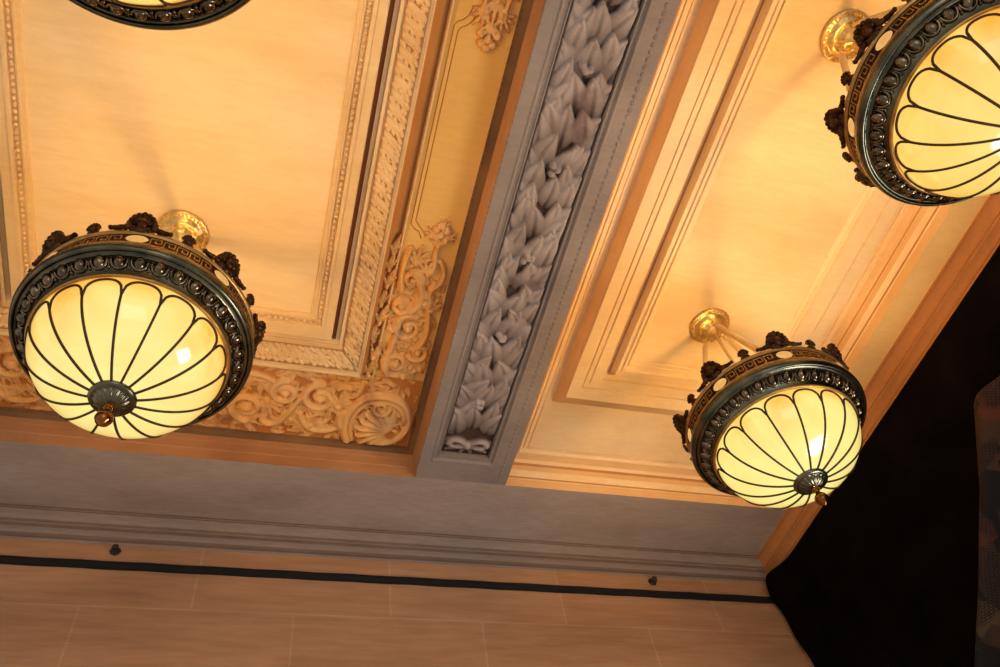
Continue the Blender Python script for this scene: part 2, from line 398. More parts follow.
def band_obj(fn, H, hmax, mat, name='acanthus_moulding'):
    ny, nx = H.shape
    V = []
    for j in range(ny):
        for i in range(nx): V.append(fn(i/(nx-1), j/(ny-1), H[j, i]))
    idx = np.arange(nx*ny).reshape(ny, nx)
    F = np.stack([idx[:-1,:-1], idx[1:,:-1], idx[1:,1:], idx[:-1,1:]], -1).reshape(-1, 4)
    me = bpy.data.meshes.new(name); me.from_pydata(V, [], F.tolist()); me.polygons.foreach_set('use_smooth', [True]*len(F))
    at = me.attributes.new('cav', 'FLOAT', 'POINT'); at.data.foreach_set('value', np.clip(H/hmax, 0, 1).ravel().astype(np.float32))
    me.materials.append(mat); me.update(); o = bpy.data.objects.new(name, me); col.objects.link(o); return attach(o, ceil)
ylo = -.35
Hh = acanthus_band(.7485-ylo, .030, 3)
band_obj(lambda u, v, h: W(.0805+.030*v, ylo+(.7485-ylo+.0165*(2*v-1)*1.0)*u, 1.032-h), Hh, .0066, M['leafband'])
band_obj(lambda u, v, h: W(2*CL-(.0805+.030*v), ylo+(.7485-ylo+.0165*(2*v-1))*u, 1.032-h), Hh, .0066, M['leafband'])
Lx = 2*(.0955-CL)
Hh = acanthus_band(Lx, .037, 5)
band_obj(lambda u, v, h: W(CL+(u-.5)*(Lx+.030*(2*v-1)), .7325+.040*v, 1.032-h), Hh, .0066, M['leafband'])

# ------------------------------------------------------------------ scrollwork of the ochre border
Fb = Field(2*CL-.2275, .2275, .797, .9495, .0013)
def scroll(F, x, y, r, a0, turns, d=1, h=.011, th=.007, leaves=True):
    p = spiral(x, y, r, r*.22, a0, turns*d)
    F.stroke(p, th, th*.55, h)
    F.ball(x, y, r*.32, h*1.25)
    if leaves:
        for k in range(0, 60, 9):
            px, py = p[k]; a = math.atan2(py-y, px-x)
            F.leaf(px, py, a+.9*d, r*.75, r*.17, h*.75, lobes=2, curl=.25*d)
def sprig(F, x, y, a, L, h=.010, n=5):
    for k in range(n):
        F.leaf(x, y, a+(k-(n-1)/2)*.42, L*(1-.12*abs(k-(n-1)/2)), L*.15, h, lobes=3, curl=.15*(k-(n-1)/2)*.5, base=.001)
    F.ball(x, y, L*.16, h*1.1)
def shell(F, x, y, r, a0, spread=2.6, n=9, h=.010):
    for k in range(n):
        a = a0+(k/(n-1)-.5)*spread
        F.leaf(x, y, a, r, r*.13, h, tilt=.75, rib=-.1)
def ornament_period(F, x, yb, yt, s=1, seed=0):
    r = random.Random(seed); yc = (yb+yt)/2; H = yt-yb
    scroll(F, x, yc+.018*s, .030, math.pi*.5*s, 1.35, s)
    scroll(F, x+.060, yc-.022*s, .026, -math.pi*.5*s, 1.3, -s)
    F.stroke(bez((x+.028, yc+.045*s), (x+.055, yc+.065*s), (x+.075, yc+.01*s), (x+.088, yc-.02*s)), .006, .004, .011)
    F.stroke(bez((x-.03, yc-.02*s), (x-.02, yc-.07*s), (x+.03, yc-.055*s), (x+.04, yc-.04*s)), .006, .004, .010)
    sprig(F, x+.032, yc-.002, r.uniform(-.5, .5)+math.pi/2*s, .038)
    sprig(F, x+.075, yc+.035*s, r.uniform(-.4, .4), .034, .009)
    sprig(F, x-.01, yc-.045*s, math.pi+r.uniform(-.4, .4), .034, .009)
    for k in range(14):
        F.leaf(x+r.uniform(-.04,.1), yc+r.uniform(-.06,.06), r.uniform(0, 6.28), r.uniform(.022,.038), .007, .008, lobes=2, curl=r.uniform(-.4,.4))
for i, x in enumerate(np.arange(-.53, .09, .118)): ornament_period(Fb, x, .80, .95, 1 if i % 2 == 0 else -1, i)
# corner cartouche with a shell
def corner(F, sx=1, cx=.1720):
    X = lambda q: cx+(q-.172)*sx
    Fs = F
    for a, b in (((.127,.935), (.118,.860)), ((.215,.935), (.222,.860))): pass
    Fs.stroke(bez((X(.118),.945), (X(.100),.915), (X(.108),.862), (X(.140),.842)), .0075, .006, .013)
    Fs.stroke(bez((X(.126),.940), (X(.112),.912), (X(.118),.872), (X(.146),.853)), .004, .004, .011)
    Fs.stroke(bez((X(.140),.842), (X(.170),.828), (X(.212),.840), (X(.220),.885)), .0075, .006, .013)
    Fs.stroke(bez((X(.150),.853), (X(.172),.842), (X(.204),.852), (X(.210),.885)), .004, .004, .011)
    Fs.stroke(bez((X(.220),.885), (X(.224),.915), (X(.205),.945), (X(.170),.945)), .006, .005, .011)
    for k in range(11):
        a = math.radians(100+k*17) if sx > 0 else math.radians(80-k*17)
        Fs.leaf(X(.188), .918, a+math.pi*0, .060, .0085, .0125, tilt=.7, rib=-.1)
    p = spiral(X(.165), .862, .016, .004, 0, 1.5*sx); Fs.stroke(p, .005, .003, .014)
# clear area for the shell
def clear(F, x0, x1, y0, y1):
    i0, i1 = np.searchsorted(F.xs, (x0, x1)); j0, j1 = np.searchsorted(F.ys, (y0, y1)); F.H[j0:j1, i0:i1] = 0
for sx, cx in ((1, .172), (-1, 2*CL-.172)):
    a, b = sorted((cx-.062*sx, cx+.056*sx)); clear(Fb, a, b, .79, .96); corner(Fb, sx, cx)
for k in range(620):
    x, y = rnd.uniform(Fb.x0, Fb.x1), rnd.uniform(.80, .945)
    Fb.leaf(x, y, rnd.uniform(0, 6.28), rnd.uniform(.018,.034), rnd.uniform(.005,.008), rnd.uniform(.005,.0085), lobes=2, rib=.2, curl=rnd.uniform(-.5,.5))
def dish(F, x, y, r):
    Y, X = np.meshgrid(F.ys, F.xs, indexing='ij'); d = np.sqrt((X-x)**2+(Y-y)**2)/r
    F.H = F.H*np.clip((d-.55)/.5, 0, 1)
dish(Fb, .192, .928, .0125)
def soften(F, edge=.004):
    Y, X = np.meshgrid(F.ys, F.xs, indexing='ij')
    e = np.minimum.reduce([X-F.x0, F.x1-X, Y-F.y0, F.y1-Y]); F.H *= np.clip(e/edge, 0, 1)
    K = F.H.copy(); K[1:-1,1:-1] = (F.H[1:-1,1:-1]*4+F.H[:-2,1:-1]+F.H[2:,1:-1]+F.H[1:-1,:-2]+F.H[1:-1,2:])/8; F.H = K
soften(Fb)
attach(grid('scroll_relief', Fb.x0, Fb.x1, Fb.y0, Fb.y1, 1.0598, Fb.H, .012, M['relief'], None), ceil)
def sparse(F, zb, hmax, name, mat):
    idx = -np.ones(F.H.shape, int); keep = F.H > .0015
    q = keep[:-1,:-1] | keep[1:,:-1] | keep[1:,1:] | keep[:-1,1:]
    use = np.zeros_like(keep); use[:-1,:-1] |= q; use[1:,:-1] |= q; use[1:,1:] |= q; use[:-1,1:] |= q
    idx[use] = np.arange(use.sum()); jj, ii = np.nonzero(use)
    mir = getattr(F, 'mirror', False)
    V = [W(2*CL-F.xs[i] if mir else F.xs[i], F.ys[j], zb-F.H[j, i]) for j, i in zip(jj, ii)]
    J, I = np.nonzero(q); Fc = np.stack([idx[J, I], idx[J+1, I], idx[J+1, I+1], idx[J, I+1]], -1).tolist()
    me = bpy.data.meshes.new(name); me.from_pydata(V, [], Fc); me.polygons.foreach_set('use_smooth', [True]*len(Fc))
    at = me.attributes.new('cav', 'FLOAT', 'POINT'); at.data.foreach_set('value', np.clip(F.H[use]/hmax, 0, 1).astype(np.float32))
    me.materials.append(mat); me.update(); o = bpy.data.objects.new(name, me); col.objects.link(o); return attach(o, ceil)
# side strip of scrollwork climbing the border beside the beam
def side_strip(mirror=False):
    Fs = Field(.1435, .2270, .10, .7975, .0013)
    for (x, y, r, a0, t, d) in ((.172,.765,.024,1.2,1.4,1), (.205,.735,.018,2.4,1.3,-1), (.180,.690,.026,-1.2,1.35,-1), (.160,.650,.014,.5,1.2,1), (.196,.638,.017,1.8,1.3,1), (.170,.600,.016,0,1.2,-1)):
        scroll(Fs, x, y, r, a0, t, d, .012, .0055)
    Fs.stroke(bez((.205,.72), (.225,.68), (.190,.64), (.205,.600)), .006, .004, .013)
    Fs.stroke(bez((.162,.79), (.148,.74), (.175,.70), (.160,.655)), .006, .004, .012)
    Fs.stroke(bez((.178,.655), (.200,.635), (.185,.600), (.166,.585)), .008, .005, .015)
    Fs.stroke(bez((.200,.61), (.225,.60), (.218,.57), (.205,.560)), .005, .004, .011)
    Fs.stroke(bez((.155,.62), (.147,.59), (.150,.57), (.156,.545)), .006, .004, .012)
    for (x, y, a, L) in ((.168,.570,-1.4,.034), (.190,.585,-1.9,.030), (.210,.650,-1.2,.03), (.155,.700,-2.,.028), (.215,.770,-1.3,.034), (.190,.79,-1.6,.034), (.152,.76,-1.2,.024)):
        sprig(Fs, x, y, a, L, .011)
    for k in range(110):
        Fs.leaf(rnd.uniform(.15,.222), rnd.uniform(.60,.79), rnd.uniform(0, 6.28), rnd.uniform(.014,.028), .005, .008, lobes=2, curl=rnd.uniform(-.4,.4))
    # bouquet at the tip
    for (x, y, a, L) in ((.196,.535,-1.57,.022), (.188,.52,-2.3,.02), (.206,.52,-.7,.02), (.198,.505,-1.5,.018)): sprig(Fs, x, y, a, L, .010, 5)
    for q in ((.196,.500), (.188,.507), (.205,.507), (.197,.515), (.190,.520), (.205,.522)): Fs.ball(*q, .0062, .011)
    Fs.stroke(bez((.196,.54), (.194,.555), (.200,.565), (.196,.58)), .004, .006, .010)
    # pendant ornament higher up the border
    for (x, y, a, L) in ((.196,.170,1.57,.030), (.186,.185,2.2,.026), (.206,.185,.9,.026), (.196,.200,1.57,.024), (.196,.130,1.57,.034), (.180,.140,2.0,.03), (.212,.140,1.1,.03)): sprig(Fs, x, y, a, L, .011, 5)
    for q in ((.196,.232), (.188,.226), (.204,.226), (.196,.220), (.185,.214), (.208,.214)): Fs.ball(*q, .0055, .011)
    Fs.stroke(bez((.178,.115), (.165,.140), (.185,.160), (.180,.190)), .004, .003, .010)
    Fs.stroke(bez((.214,.115), (.226,.140), (.206,.160), (.212,.190)), .004, .003, .010)
    soften(Fs)
    Fs.mirror = mirror
    sparse(Fs, 1.0612, .012, 'scroll_relief', M['relief'])
side_strip(); side_strip(True)
# plumes overlapping the half-round moulding
Fp = Field(.112, .1440, .50, .80, .0013)
for (x, y, a, L) in ((.130,.79,-1.5,.03), (.132,.755,-1.3,.03), (.127,.72,-1.7,.028), (.131,.685,-1.5,.028), (.128,.65,-1.6,.026), (.131,.615,-1.5,.026), (.129,.585,-1.6,.024), (.130,.555,-1.55,.022)):
    sprig(Fp, x, y, a, L, .010, 3); Fp.leaf(x, y, a, L*1.5, .006, .011, lobes=2, curl=.2)
Fp.H = np.where(Fp.H > .001, Fp.H, 0)
sparse(Fp, 1.055, .012, 'plume_relief', M['relief'])

# ------------------------------------------------------------------ beam with leaf garland
beam = empty('ceiling_beam', W(.329, .3, 1.0)); tag(beam, 'grey painted ceiling beam carved with a long garland of leaves', 'beam', kind='structure')
YN = -.9
def ring_faces(mb, a, za, b, zb):
    A = [(a[0], a[2]), (a[1], a[2]), (a[1], a[3]), (a[0], a[3])]; B = [(b[0], b[2]), (b[1], b[2]), (b[1], b[3]), (b[0], b[3])]
    for i in range(4):
        j = (i+1) % 4; mb.add([W(*A[i], za), W(*A[j], za), W(*B[j], zb), W(*B[i], zb)], [(0,1,2,3)], False)
mb = MB()
rs = [((.2446,.4135,YN,.967), 1.0), ((.2636,.379,YN+.02,.925), 1.0), ((.2645,.3778,YN+.021,.924), .9985), ((.2665,.3755,YN+.023,.9215), .9985), ((.2675,.3745,YN+.024,.9205), 1.0015), ((.2695,.3725,YN+.026,.918), 1.003), ((.2745,.3705,YN+.030,.913), 1.003), ((.2755,.3695,YN+.031,.912), 1.001), ((.2768,.368,YN+.033,.9105), 1.001), ((.2775,.367,YN+.034,.9095), 1.013)]
for (a, za), (b, zb) in zip(rs[:-1], rs[1:]): ring_faces(mb, a, za, b, zb)
attach(mb.build('beam_soffit', M['soffit']), beam)
mb = MB(); tongues(mb, .3975, -.3, .962, 1.0, .0098, (.0035,.0040,.0016)); attach(mb.build('tongue_edging', M['soffit']), beam)
mb = MB(); tongues(mb, .2450, -.3, .962, 1.002, .0098, (.0022,.0040,.003)); attach(mb.build('tongue_edging', M['soffit']), beam)
mb = MB(); tongues(mb, .2300, -.3, .95, 1.0605, .0098, (.0018,.0030,.0015)); attach(mb.build('tongue_edging', M['stain']), ceil)
Fg = Field(.2772, .3673, -.35, .9098, .0011)
r2 = random.Random(11)
y = .868; i = 0
cx = .3222
while y > -.38:
    for cxo, ang, o in ((-.029, -.30, .0), (.029, .30, .004), (0, 0, .012), (-.014, -.62, .020), (.014, .62, .024), (-.030, .12, .026), (.031, -.12, .022)):
        a = -math.pi/2 + ang*r2.uniform(.4, 1.6) + r2.uniform(-.28, .28)
        Fg.leaf(cx+cxo+r2.uniform(-.003,.003), y-o+r2.uniform(-.004,.004), a, r2.uniform(.052,.066), r2.uniform(.019,.0245), .0125, tilt=r2.uniform(.75,.95), b0=.12, base=r2.uniform(.0003,.0016), rib=.2, lobes=0, curl=r2.uniform(-.25,.25))
    if i % 3 == 1:
        for q in range(4): Fg.ball(cx+r2.uniform(-.008,.008), y-.03+r2.uniform(-.008,.008), .0052, .006, .0085)
    y -= .048; i += 1
# ribbon bow that ties the lower end
Fg.H[np.searchsorted(Fg.ys, .872):, :] = .0006
for sx in (-1, 1):
    Fg.stroke(bez((cx, .888), (cx+.012*sx, .872), (cx+.034*sx, .872), (cx+.034*sx, .884)), .006, .007, .011)
    Fg.stroke(bez((cx+.034*sx, .884), (cx+.030*sx, .896), (cx+.014*sx, .892), (cx, .888)), .005, .005, .009)
    Fg.leaf(cx, .888, math.pi/2-.55*sx, .022, .006, .010); Fg.leaf(cx+.03*sx, .874, math.pi/2-.9*sx, .030, .008, .010)
    Fg.leaf(cx, .885, math.pi/2-1.2*sx, .042, .007, .010)
Fg.ball(cx, .886, .009, .0135)
soften(Fg, .003)
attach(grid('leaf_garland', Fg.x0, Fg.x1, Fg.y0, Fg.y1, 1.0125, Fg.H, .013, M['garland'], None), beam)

# ------------------------------------------------------------------ soffits along the walls
XS, YS, XW, YW, ZC = 1.0165, 1.108, 1.0520, 1.148, .9605
mb = MB(); mb.add([W(-1.0,.967,1.0), W(XS,.967,1.0), W(XS,YS,1.0), W(-1.0,YS,1.0)], [(0,1,2,3)], False)
tag(mb.build('trim_1', M['soffitend']), 'flat grey brown painted band across ceiling along the end wall', 'trim', kind='structure')
mb = MB(); xo = 2*CR-.4135
mb.add([W(xo,YN,1.0), W(XS,YN,1.0), W(XS,.967,1.0), W(xo,.967,1.0)], [(0,1,2,3)], False)
tag(mb.build('trim_2', M['soffitside']), 'narrow band of ceiling with lamp warmth painted in along the curtained side', 'trim', kind='structure')
xo2 = 2*CL-.2446
mb = MB(); mb.add([W(-1.0,YN,1.0), W(xo2,YN,1.0), W(xo2,.967,1.0), W(-1.0,.967,1.0)], [(0,1,2,3)], False)
tag(mb.build('trim_3', M['soffit']), 'grey painted beam at far left of ceiling', 'trim', kind='structure')
# crown moulding, mitred round the corner
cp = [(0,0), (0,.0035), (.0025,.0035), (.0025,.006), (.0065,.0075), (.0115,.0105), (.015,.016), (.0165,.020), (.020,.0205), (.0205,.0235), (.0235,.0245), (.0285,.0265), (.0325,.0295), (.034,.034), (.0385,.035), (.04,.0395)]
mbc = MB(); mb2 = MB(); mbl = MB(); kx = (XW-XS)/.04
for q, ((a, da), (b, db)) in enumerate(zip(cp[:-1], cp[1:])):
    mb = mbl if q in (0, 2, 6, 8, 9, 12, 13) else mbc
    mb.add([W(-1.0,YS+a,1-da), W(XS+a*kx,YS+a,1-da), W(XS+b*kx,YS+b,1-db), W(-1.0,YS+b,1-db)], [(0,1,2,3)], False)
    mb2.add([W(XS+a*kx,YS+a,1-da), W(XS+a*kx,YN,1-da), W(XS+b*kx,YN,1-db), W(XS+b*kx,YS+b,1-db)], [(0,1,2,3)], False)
M['crownline'] = plaster('crown_painted_shade', (112,90,74), (126,102,84), (140,116,98), 1.3, (.4,1,1), streak=.6)  # crevice shade of the crown, painted into its fillet strips
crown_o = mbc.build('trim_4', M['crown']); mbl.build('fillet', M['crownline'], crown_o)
tag(crown_o, 'stepped stone crown moulding along top of end wall', 'trim', kind='structure')
M['crown2'] = plaster('warm_crown', (166,108,60), (180,120,66), (196,138,80), 1.3)
tag(mb2.build('trim_5', M['crown2']), 'brown crown moulding above the black drape', 'trim', kind='structure')
# walls
mb = MB(); mb.box(-1.0*S, (XW+.06)*S, YW*S, (YW+.06)*S, 0, CAM_Z+(ZC+.12)*S)
tag(mb.build('wall_end', M['wall']), 'limestone block end wall with pale mortar joints', 'wall', kind='structure')
mb = MB(); mb.box(XW*S, (XW+.06)*S, YN*S, YW*S, 0, CAM_Z+(ZC+.12)*S)
tag(mb.build('wall_side', M['wall']), 'side wall almost wholly hidden by black drape', 'wall', kind='structure')

# ------------------------------------------------------------------ black rail and wall hooks
rail = empty('picture_rail', W(.3, YW, .9155)); tag(rail, 'long thin black rail fixed across the limestone end wall below the crown', 'rail')
mb = MB(); z0, z1 = CAM_Z+.909*S, CAM_Z+.9235*S
n = 60; vs = []
for i in range(n+1):
    x = (-1.0+(XW+.9999-.004)*i/n)*S; w = .0015*math.sin(i*1.9)
    for (yy, zz) in ((0, z0), (-.018, z0+.004), (-.022, (z0+z1)/2), (-.018, z1-.004), (0, z1)): vs.append((x, YW*S+yy+.0*w, zz+w))
mb.add(vs, [(i*5+j, i*5+j+1, (i+1)*5+j+1, (i+1)*5+j) for i in range(n) for j in range(4)], False)
attach(mb.build('rail', M['black']), rail)
def hook(x, z, label):
    e = empty('wall_boss', W(x, YW, z)); tag(e, label, 'boss', 'dark bosses above the black rail')
    m = Matrix.Rotation(math.pi/2, 4, 'X')
    a = MB(); a.lathe([(.0001,.0), (.026,.0), (.028,.006), (.022,.012), (.018,.013)], 20, m=m, flute=lambda t, r, z: .10*math.cos(8*t)); a.build('back_plate', M['hook'], e)
    a = MB(); a.lathe([(.018,.010), (.011,.022), (.014,.034), (.017,.042), (.012,.052), (.0001,.054)], 16, m=m); a.build('knob', M['hook'], e)
    a = MB(); a.tube([(.016*math.cos(t), -.036, -.012+.016*math.sin(t)) for t in [2*math.pi*i/14 for i in range(14)]], .003, 6, True); a.build('ring', M['hook'], e)
hook(-.2377, .9465, 'dark round metal boss on end wall above black rail, below left lamp')
hook(.7661, .9465, 'dark round metal boss on end wall above black rail, near the black drape')

# ------------------------------------------------------------------ drapes
def drape(name, mat, fn, nu, nv, label, cat, thick=.0):
    vs = [fn(i/nu, j/nv) for j in range(nv+1) for i in range(nu+1)]
    fs = [(j*(nu+1)+i, j*(nu+1)+i+1, (j+1)*(nu+1)+i+1, (j+1)*(nu+1)+i) for j in range(nv) for i in range(nu)]
    m = MB(); m.add(vs, fs); o = m.build(name, mat); tag(o, label, cat)
    s = o.modifiers.new('s', 'SOLIDIFY'); s.thickness = .006; s.offset = 1
    return o
def dr(u, v):
    Y = 1.140 - u*1.75; z = .9595 - v*.93
    c = math.exp(-((v-.02)/.035)**2)
    bunch = .030*math.exp(-((Y-1.118)/.035)**2)*math.exp(-((v-.035)/.06)**2)     # gathered knot in the corner
    sw = (Y-1.15)
    top = min(1, v*10)**2
    fold = .0055*math.sin((z*55 - sw*30 + 6*math.sin(Y*7)))*math.exp(-((v-.25)/.3)**2) + .0065*math.sin(Y*70+2*math.sin(z*5))*min(1, v*2)
    f2 = .005*math.sin(Y*150)*math.exp(-v*30)
    return W(XW-.004-.006*top - bunch - fold*.8*top, Y, z)
drape('drape', M['drape'], dr, 420, 160, 'huge black velvet drape swagged from corner along the side wall', 'drape')
ed = [(.85,.440), (.8156,.506), (.7778,.535), (.6989,.602), (.6046,.706), (.5466,.778), (.45,.90), (.30,1.0), (.1,1.03)]
def edge(z):
    for (za, ya), (zb, yb) in zip(ed[:-1], ed[1:]):
        if z <= za and z >= zb: return ya+(yb-ya)*(za-z)/(za-zb)
    return ed[0][1] if z > ed[0][0] else ed[-1][1]
def pc(u, v):
    z = .798 - v*.745; y1 = edge(z); y = y1 - u*.55
    return W(XW-.040-.008*math.sin(u*38+1.5*math.sin(v*5))-.006*math.sin(v*3), y, z)
drape('patterned_curtain', M['print'], pc, 120, 90, 'patterned curtain in brown, cream and slate blue over the black drape', 'curtain')

# ------------------------------------------------------------------ pendant lamps
def make_lamp(loc, rot):
    R = empty('pendant_lamp', loc); R.rotation_euler.z = 0
    # ceiling rosette
    mb = MB(); mb.lathe([(.0001,-.004), (.108,-.004), (.112,-.010), (.108,-.018), (.098,-.022), (.088,-.020), (.082,-.028), (.072,-.040), (.060,-.044), (.055,-.040), (.050,-.046), (.044,-.062), (.030,-.072), (.018,-.076), (.012,-.090), (.0001,-.094)], 64, flute=lambda a, r, z: .02*math.cos(24*a) if r > .07 else .05*math.cos(10*a) if .03 < r < .052 else 0)
    for i in range(36):
        a = 2*math.pi*i/36; mb.ball((.096*math.cos(a), .096*math.sin(a), -.0235), .0055, nu=6, nv=4)
    ros = mb.build('ceiling_rosette', M['brass'], R)
    for t in (122, 245, 6):
        a = math.radians(t); u = Vector((math.cos(a), math.sin(a), 0))
        p0 = u*.052+Vector((0,0,-.052)); p1 = u*.340+Vector((0,0,-.755)); d = (p1-p0).normalized()
        h = MB(); c0 = p0+d*.012
        w = Vector((-u.y, u.x, 0))
        h.tube([c0+(d*math.cos(k)+u*math.sin(k))*.014 for k in [2*math.pi*i/14 for i in range(14)]], .0035, 6, True)
        c1 = c0+d*.030
        h.tube([c1+(d*math.cos(k)+w*math.sin(k))*.014 for k in [2*math.pi*i/14 for i in range(14)]], .0035, 6, True)
        h.build('hook_link', M['brass'], R)
        h = MB(); s0 = c1+d*.014
        h.tube([s0, s0+d*.012, s0+d*.02, p1-d*.03, p1], [.006,.011,.0145,.017,.009], 12)
        h.build('rod', M['rod'], R)
    mb = MB(); mb.tube([(0,0,-.088), (0,0,-.3), (0,0,-.7)], .009, 10); mb.lathe([(.009,-.70), (.03,-.70), (.045,-.72), (.045,-.73), (.009,-.735)], 24)
    mb.build('stem', M['rod'], R)
    # rim
    rim = MB()
    rim.lathe([(.374,-.748), (.386,-.748), (.392,-.753), (.391,-.760), (.384,-.764)], 128)
    rim.build('top_lip', M['gold'], R)
    rim = MB()
    rim.lathe([(.384,-.764), (.3815,-.770), (.3815,-.822), (.385,-.827)], 128)
    rim.lathe([(.374,-.748), (.372,-.80), (.366,-.90)], 128)
    band = rim.build('band', M['banddark'], R)
    rim = MB()
    rim.lathe([(.385,-.826), (.392,-.828), (.392,-.834), (.389,-.837)], 128); rim.build('gold_fillet', M['gold'], R)
    rim = MB()
    rim.lathe([(.389,-.836), (.396,-.841), (.401,-.851), (.4015,-.863), (.398,-.874), (.392,-.881), (.386,-.883), (.3845,-.880)], 128)
    rim.build('rim_roll', M['patina'], R)
    rim = MB()
    rim.lathe([(.3845,-.880), (.382,-.874), (.376,-.874), (.366,-.882), (.352,-.898), (.340,-.914), (.333,-.928), (.329,-.938)], 128)
    eb = rim.build('rim_channel', M['patina'], R)
    rim = MB(); rim.lathe([(.329,-.938), (.3275,-.942), (.324,-.944), (.319,-.943), (.315,-.938), (.314,-.930)], 128); rim.build('inner_lip', M['gold'], R)
    # egg and dart
    mb = MB()
    tilt = math.radians(50)
    for i in range(36):
        a = 2*math.pi*(i+.5)/36+rot
        fr = Matrix.Rotation(a, 3, 'Z') @ Matrix.Rotation(-tilt, 3, 'Y')
        c = Matrix.Rotation(a, 3, 'Z') @ Vector((.3530,0,-.8985))
        mb.ball(c, (.0255,.0195,.017), fr, 12, 8)
        pts = []
        for k in range(11):
            t = math.pi*(k/10)*1.25-math.pi*.125
            pts.append(c + fr @ Vector((-.0310*math.sin(t)+.006,   .0260*math.cos(t), -.004)))
        mb.tube(pts, .0046, 6)
        a2 = a+math.pi/36
        c2 = Matrix.Rotation(a2, 3, 'Z') @ Vector((.3530,0,-.9005)); f2 = Matrix.Rotation(a2, 3, 'Z') @ Matrix.Rotation(-tilt, 3, 'Y')
        mb.ball(c2, (.025,.0036,.009), f2, 6, 6)
        mb.ball(c2+f2@Vector((-.018,0,-.002)), (.006,.0065,.006), f2, 6, 4)
    mb.build('egg_and_dart', M['egg'], eb)
    # medallions, keys, palmettes
    rb = .3822
    def cyl(s, z, r=rb): return (r*math.cos(s), r*math.sin(s), z)
    def ribbon(key, pts, w=.0036, th=.003):
        # raised flat ribbon following a right-angled path in (angle, z)
        for (s0, z0), (s1, z1) in zip(pts[:-1], pts[1:]):
            hw = w/2/rb
            sa, sb = min(s0, s1)-hw, max(s0, s1)+hw; za, zb = min(z0, z1)-w/2, max(z0, z1)+w/2
            key.add([cyl(sa,za,rb), cyl(sb,za,rb), cyl(sb,zb,rb), cyl(sa,zb,rb), cyl(sa,za,rb+th), cyl(sb,za,rb+th), cyl(sb,zb,rb+th), cyl(sa,zb,rb+th)],
                    [(0,1,5,4), (1,2,6,5), (2,3,7,6), (3,0,4,7), (4,5,6,7)], False)
    zb0, zb1 = -.817, -.776; H = zb1-zb0
    for k in range(8):
        c = rot+k*math.pi/4
        a0 = c+math.radians(6.2); a1 = c+math.radians(45-6.2); n = 5; u = (a1-a0)/n; key = MB()
        for i in range(n):
            s = a0+i*u
            P = lambda x, z: (s+u*x, zb0+H*z)
            ribbon(key, [P(0,0), P(.0,1), P(.78,1), P(.78,.36), P(.36,.36), P(.36,.66)])
            ribbon(key, [P(-.22,0), P(0,0)])
        key.build('greek_key', M['gold'], band)
    for k in range(8):
        c = rot+k*math.pi/4
        m = Matrix.Rotation(c, 4, 'Z') @ Matrix.Translation((.381,0,-.797)) @ Matrix.Rotation(math.pi/2, 4, 'Y')
        md = MB()
        md.lathe([(.0001,.010), (.6,.009), (.92,.005), (1.0,.0)], 28, m=m @ Matrix.Diagonal((.027,.037,1,1)))
        mo = md.build('medallion', M['medal'], R)
        fr = MB(); fr.tube([m @ Vector((.028*math.cos(t), .038*math.sin(t), .004)) for t in [2*math.pi*i/28 for i in range(28)]], .0028, 6, True)
        fr.build('medallion_frame', M['dark'], mo)
        for big in (1, 0):
            cc = c if big else c+math.pi/8
            B = Matrix.Rotation(cc, 4, 'Z') @ Matrix.Translation((.386,0,-.752)) @ Matrix.Rotation(math.radians(14), 4, 'Y')
            p = MB(); sc = 1. if big else .55
            def blob(y, z, ry, rz, ang, x=0, rx=.008):
                q = B @ Matrix.Translation((x*sc, y*sc, z*sc)) @ Matrix.Rotation(ang, 4, 'X')
                p.ball(q.translation, (rx*sc*1.3, ry*sc, rz*sc), q.to_3x3(), 8, 6)
            for j, t in enumerate((-1.25,-.8,-.4,0,.4,.8,1.25)):
                L = .047-.007*abs(t)
                blob(-math.sin(t)*L*.58, .034+math.cos(t)*L*.58, .0135, L*.50, t, x=.004, rx=.011)
                blob(-math.sin(t)*L*.98, .034+math.cos(t)*L*.98, .0115, .011, t, x=.008, rx=.011)
            blob(0,.034,.022,.022,0,x=.010,rx=.014)
            blob(0,.012,.030,.020,0,rx=.013); blob(-.022,.012,.018,.014,.5,rx=.012); blob(.022,.012,.018,.014,-.5,rx=.012)
            if big:
                for s_ in (-1, 1):
                    blob(.042*s_,.022,.022,.014,-.5*s_,rx=.011); blob(.062*s_,.014,.020,.010,-.25*s_,rx=.01); blob(.080*s_,.010,.015,.008,0); blob(.040*s_,.036,.012,.012,0,x=.006); blob(.095*s_,.009,.009,.007,.4*s_)
            p.build('palmette', M['dark'], R)
    # bowl
    prof = []
    a_, c_ = .3165, .236
    e0 = -.936
    for i in range(25):
        t = math.radians(i*86/24); prof.append((a_*math.cos(t), e0-c_*math.sin(t)))
    g = MB(); g.lathe(prof, 96); glass = g.build('glass_bowl', GLASS, R)
    def P(ang, t, o=.002):
        t = math.radians(t); return (( a_+o)*math.cos(t)*math.cos(ang), (a_+o)*math.cos(t)*math.sin(ang), e0-(c_+o)*math.sin(t))
    cm = MB()
    T0 = 19.
    for k in range(16):
        a = LROT+k*math.pi/8
        cm.tube([P(a, T0+(82-T0)*i/20) for i in range(21)], .0046, 6)
        arc = []
        for i in range(17):
            q = i/16; x = 2*q-1
            arc.append(P(a+math.pi/8*q, T0-(T0-4.)*(1-abs(x)**2.6)**(1/2.0)))
        cm.tube(arc, .0046, 6)
    cm.build('came', M['came'], glass)
    # bottom cap and finial
    e = MB(); zc = -1.164
    e.lathe([(.073,zc+.006), (.074,zc-.006), (.070,zc-.013), (.061,zc-.017), (.056,zc-.016), (.052,zc-.020), (.044,zc-.030), (.028,zc-.038), (.012,zc-.042)], 64, flute=lambda a, r, z: .10*math.cos(16*a) if .02 < r < .056 else 0)
    e.build('bottom_cap', M['patina'], R)
    e = MB(); zc = -1.212
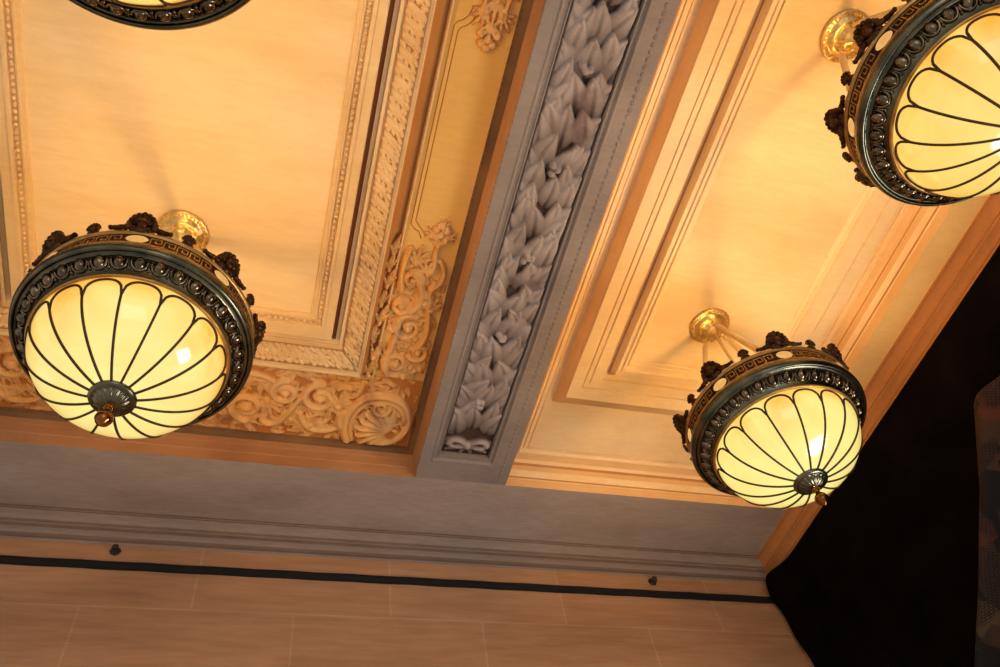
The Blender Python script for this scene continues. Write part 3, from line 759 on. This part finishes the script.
    e.lathe([(.012,zc+.006), (.017,zc-.004), (.012,zc-.012), (.010,zc-.024), (.016,zc-.030), (.026,zc-.042), (.028,zc-.056), (.022,zc-.070), (.011,zc-.078), (.006,zc-.084), (.0001,zc-.087)], 24)
    e.build('finial', M['amber'], R)
    return R
LROT = 0.
ZP = 1.0135
spots = [(-.1646, .556, 'bowl pendant lamp of cream leaded glass hanging alone over the left coffer, fully in view', math.radians(-92), math.radians(-92)),
         (.6672, .5735, 'bowl pendant lamp of cream leaded glass nearest the black drape corner, rods visible', math.radians(-109), math.radians(-94.5)),
         (.6610, .0965, 'bowl pendant lamp at upper right, cut off by the right edge of the photo', math.radians(-166), math.radians(-166)),
         (-.1700, .0885, 'bowl pendant lamp mostly above the photo, only its dark rim showing at top left', math.radians(-100), math.radians(-89))]
for gi, (x, y, lab, rm, rl) in enumerate(spots):
    LROT = rl; GLASS = GL[gi]
    o = make_lamp(W(x, y, ZP), rm)
    tag(o, lab, 'pendant lamp', 'leaded glass bowl pendants hanging from the coffers')
    L = bpy.data.lights.new('bulb', 'POINT'); L.energy = 36 if x > 0 else 26; L.color = (1, .59, .23); L.shadow_soft_size = .07
    lo = bpy.data.objects.new('bulb', L); col.objects.link(lo); lo.parent = o; lo.location = (0, 0, -.84)

# ------------------------------------------------------------------ camera, light
Rm = [[ 0.95693164, -0.25458019, -0.13953771], [ 0.13459373, 0.81491103, -0.56374156], [ 0.25722825, 0.52068123, 0.81407904]]
Rc = Matrix(Rm).transposed() @ Matrix(((1,0,0),(0,-1,0),(0,0,-1)))
cam = bpy.data.cameras.new('camera'); co = bpy.data.objects.new('camera', cam); col.objects.link(co)
co.matrix_world = Matrix.Translation((0, 0, CAM_Z)) @ Rc.to_4x4()
cam.sensor_width = 36; cam.lens = 771.24/1000*36; cam.clip_start = .05
bpy.context.scene.camera = co

def area(loc, target, sx, sy, e, c):
    L = bpy.data.lights.new('window_and_fill_light', 'AREA'); L.shape = 'RECTANGLE'; L.size = sx; L.size_y = sy; L.energy = e; L.color = c
    o = bpy.data.objects.new('window_and_fill_light', L); col.objects.link(o); o.location = loc
    o.rotation_euler = (Vector(target)-Vector(loc)).to_track_quat('-Z', 'Y').to_euler()
area(W(.99, .38, .02), W(.1, .40, .3), 1.1, 1.5, 70, (.92,.95,1.))
area(W(-.1, -1.5, -.1), W(.25, .5, 1.), 3., 3., 40, (.72,.85,1.))  # added cool fill from behind the camera, greys the near beam
w = bpy.data.worlds.new('w'); bpy.context.scene.world = w; w.use_nodes = True
bg = w.node_tree.nodes['Background']; bg.inputs[1].default_value = .56
wt = w.node_tree; tc = wt.nodes.new('ShaderNodeTexCoord'); sx = wt.nodes.new('ShaderNodeSeparateXYZ'); wt.links.new(tc.outputs['Generated'], sx.inputs[0])
mrw = wt.nodes.new('ShaderNodeMapRange'); mrw.inputs[1].default_value = -1; mrw.inputs[2].default_value = .6; wt.links.new(sx.outputs[2], mrw.inputs[0])
wt.links.new(ramp(wt, mrw.outputs[0], [(0, (.50,.46,.44,1)), (.38, (.72,.68,.67,1)), (.60, (1.0,.97,.96,1)), (.75, (.40,.32,.25,1)), (1, (.22,.15,.10,1))]), bg.inputs[0])
sc = bpy.context.scene
sc.view_settings.view_transform = 'Standard'; sc.view_settings.look = 'None'; sc.view_settings.exposure = 0
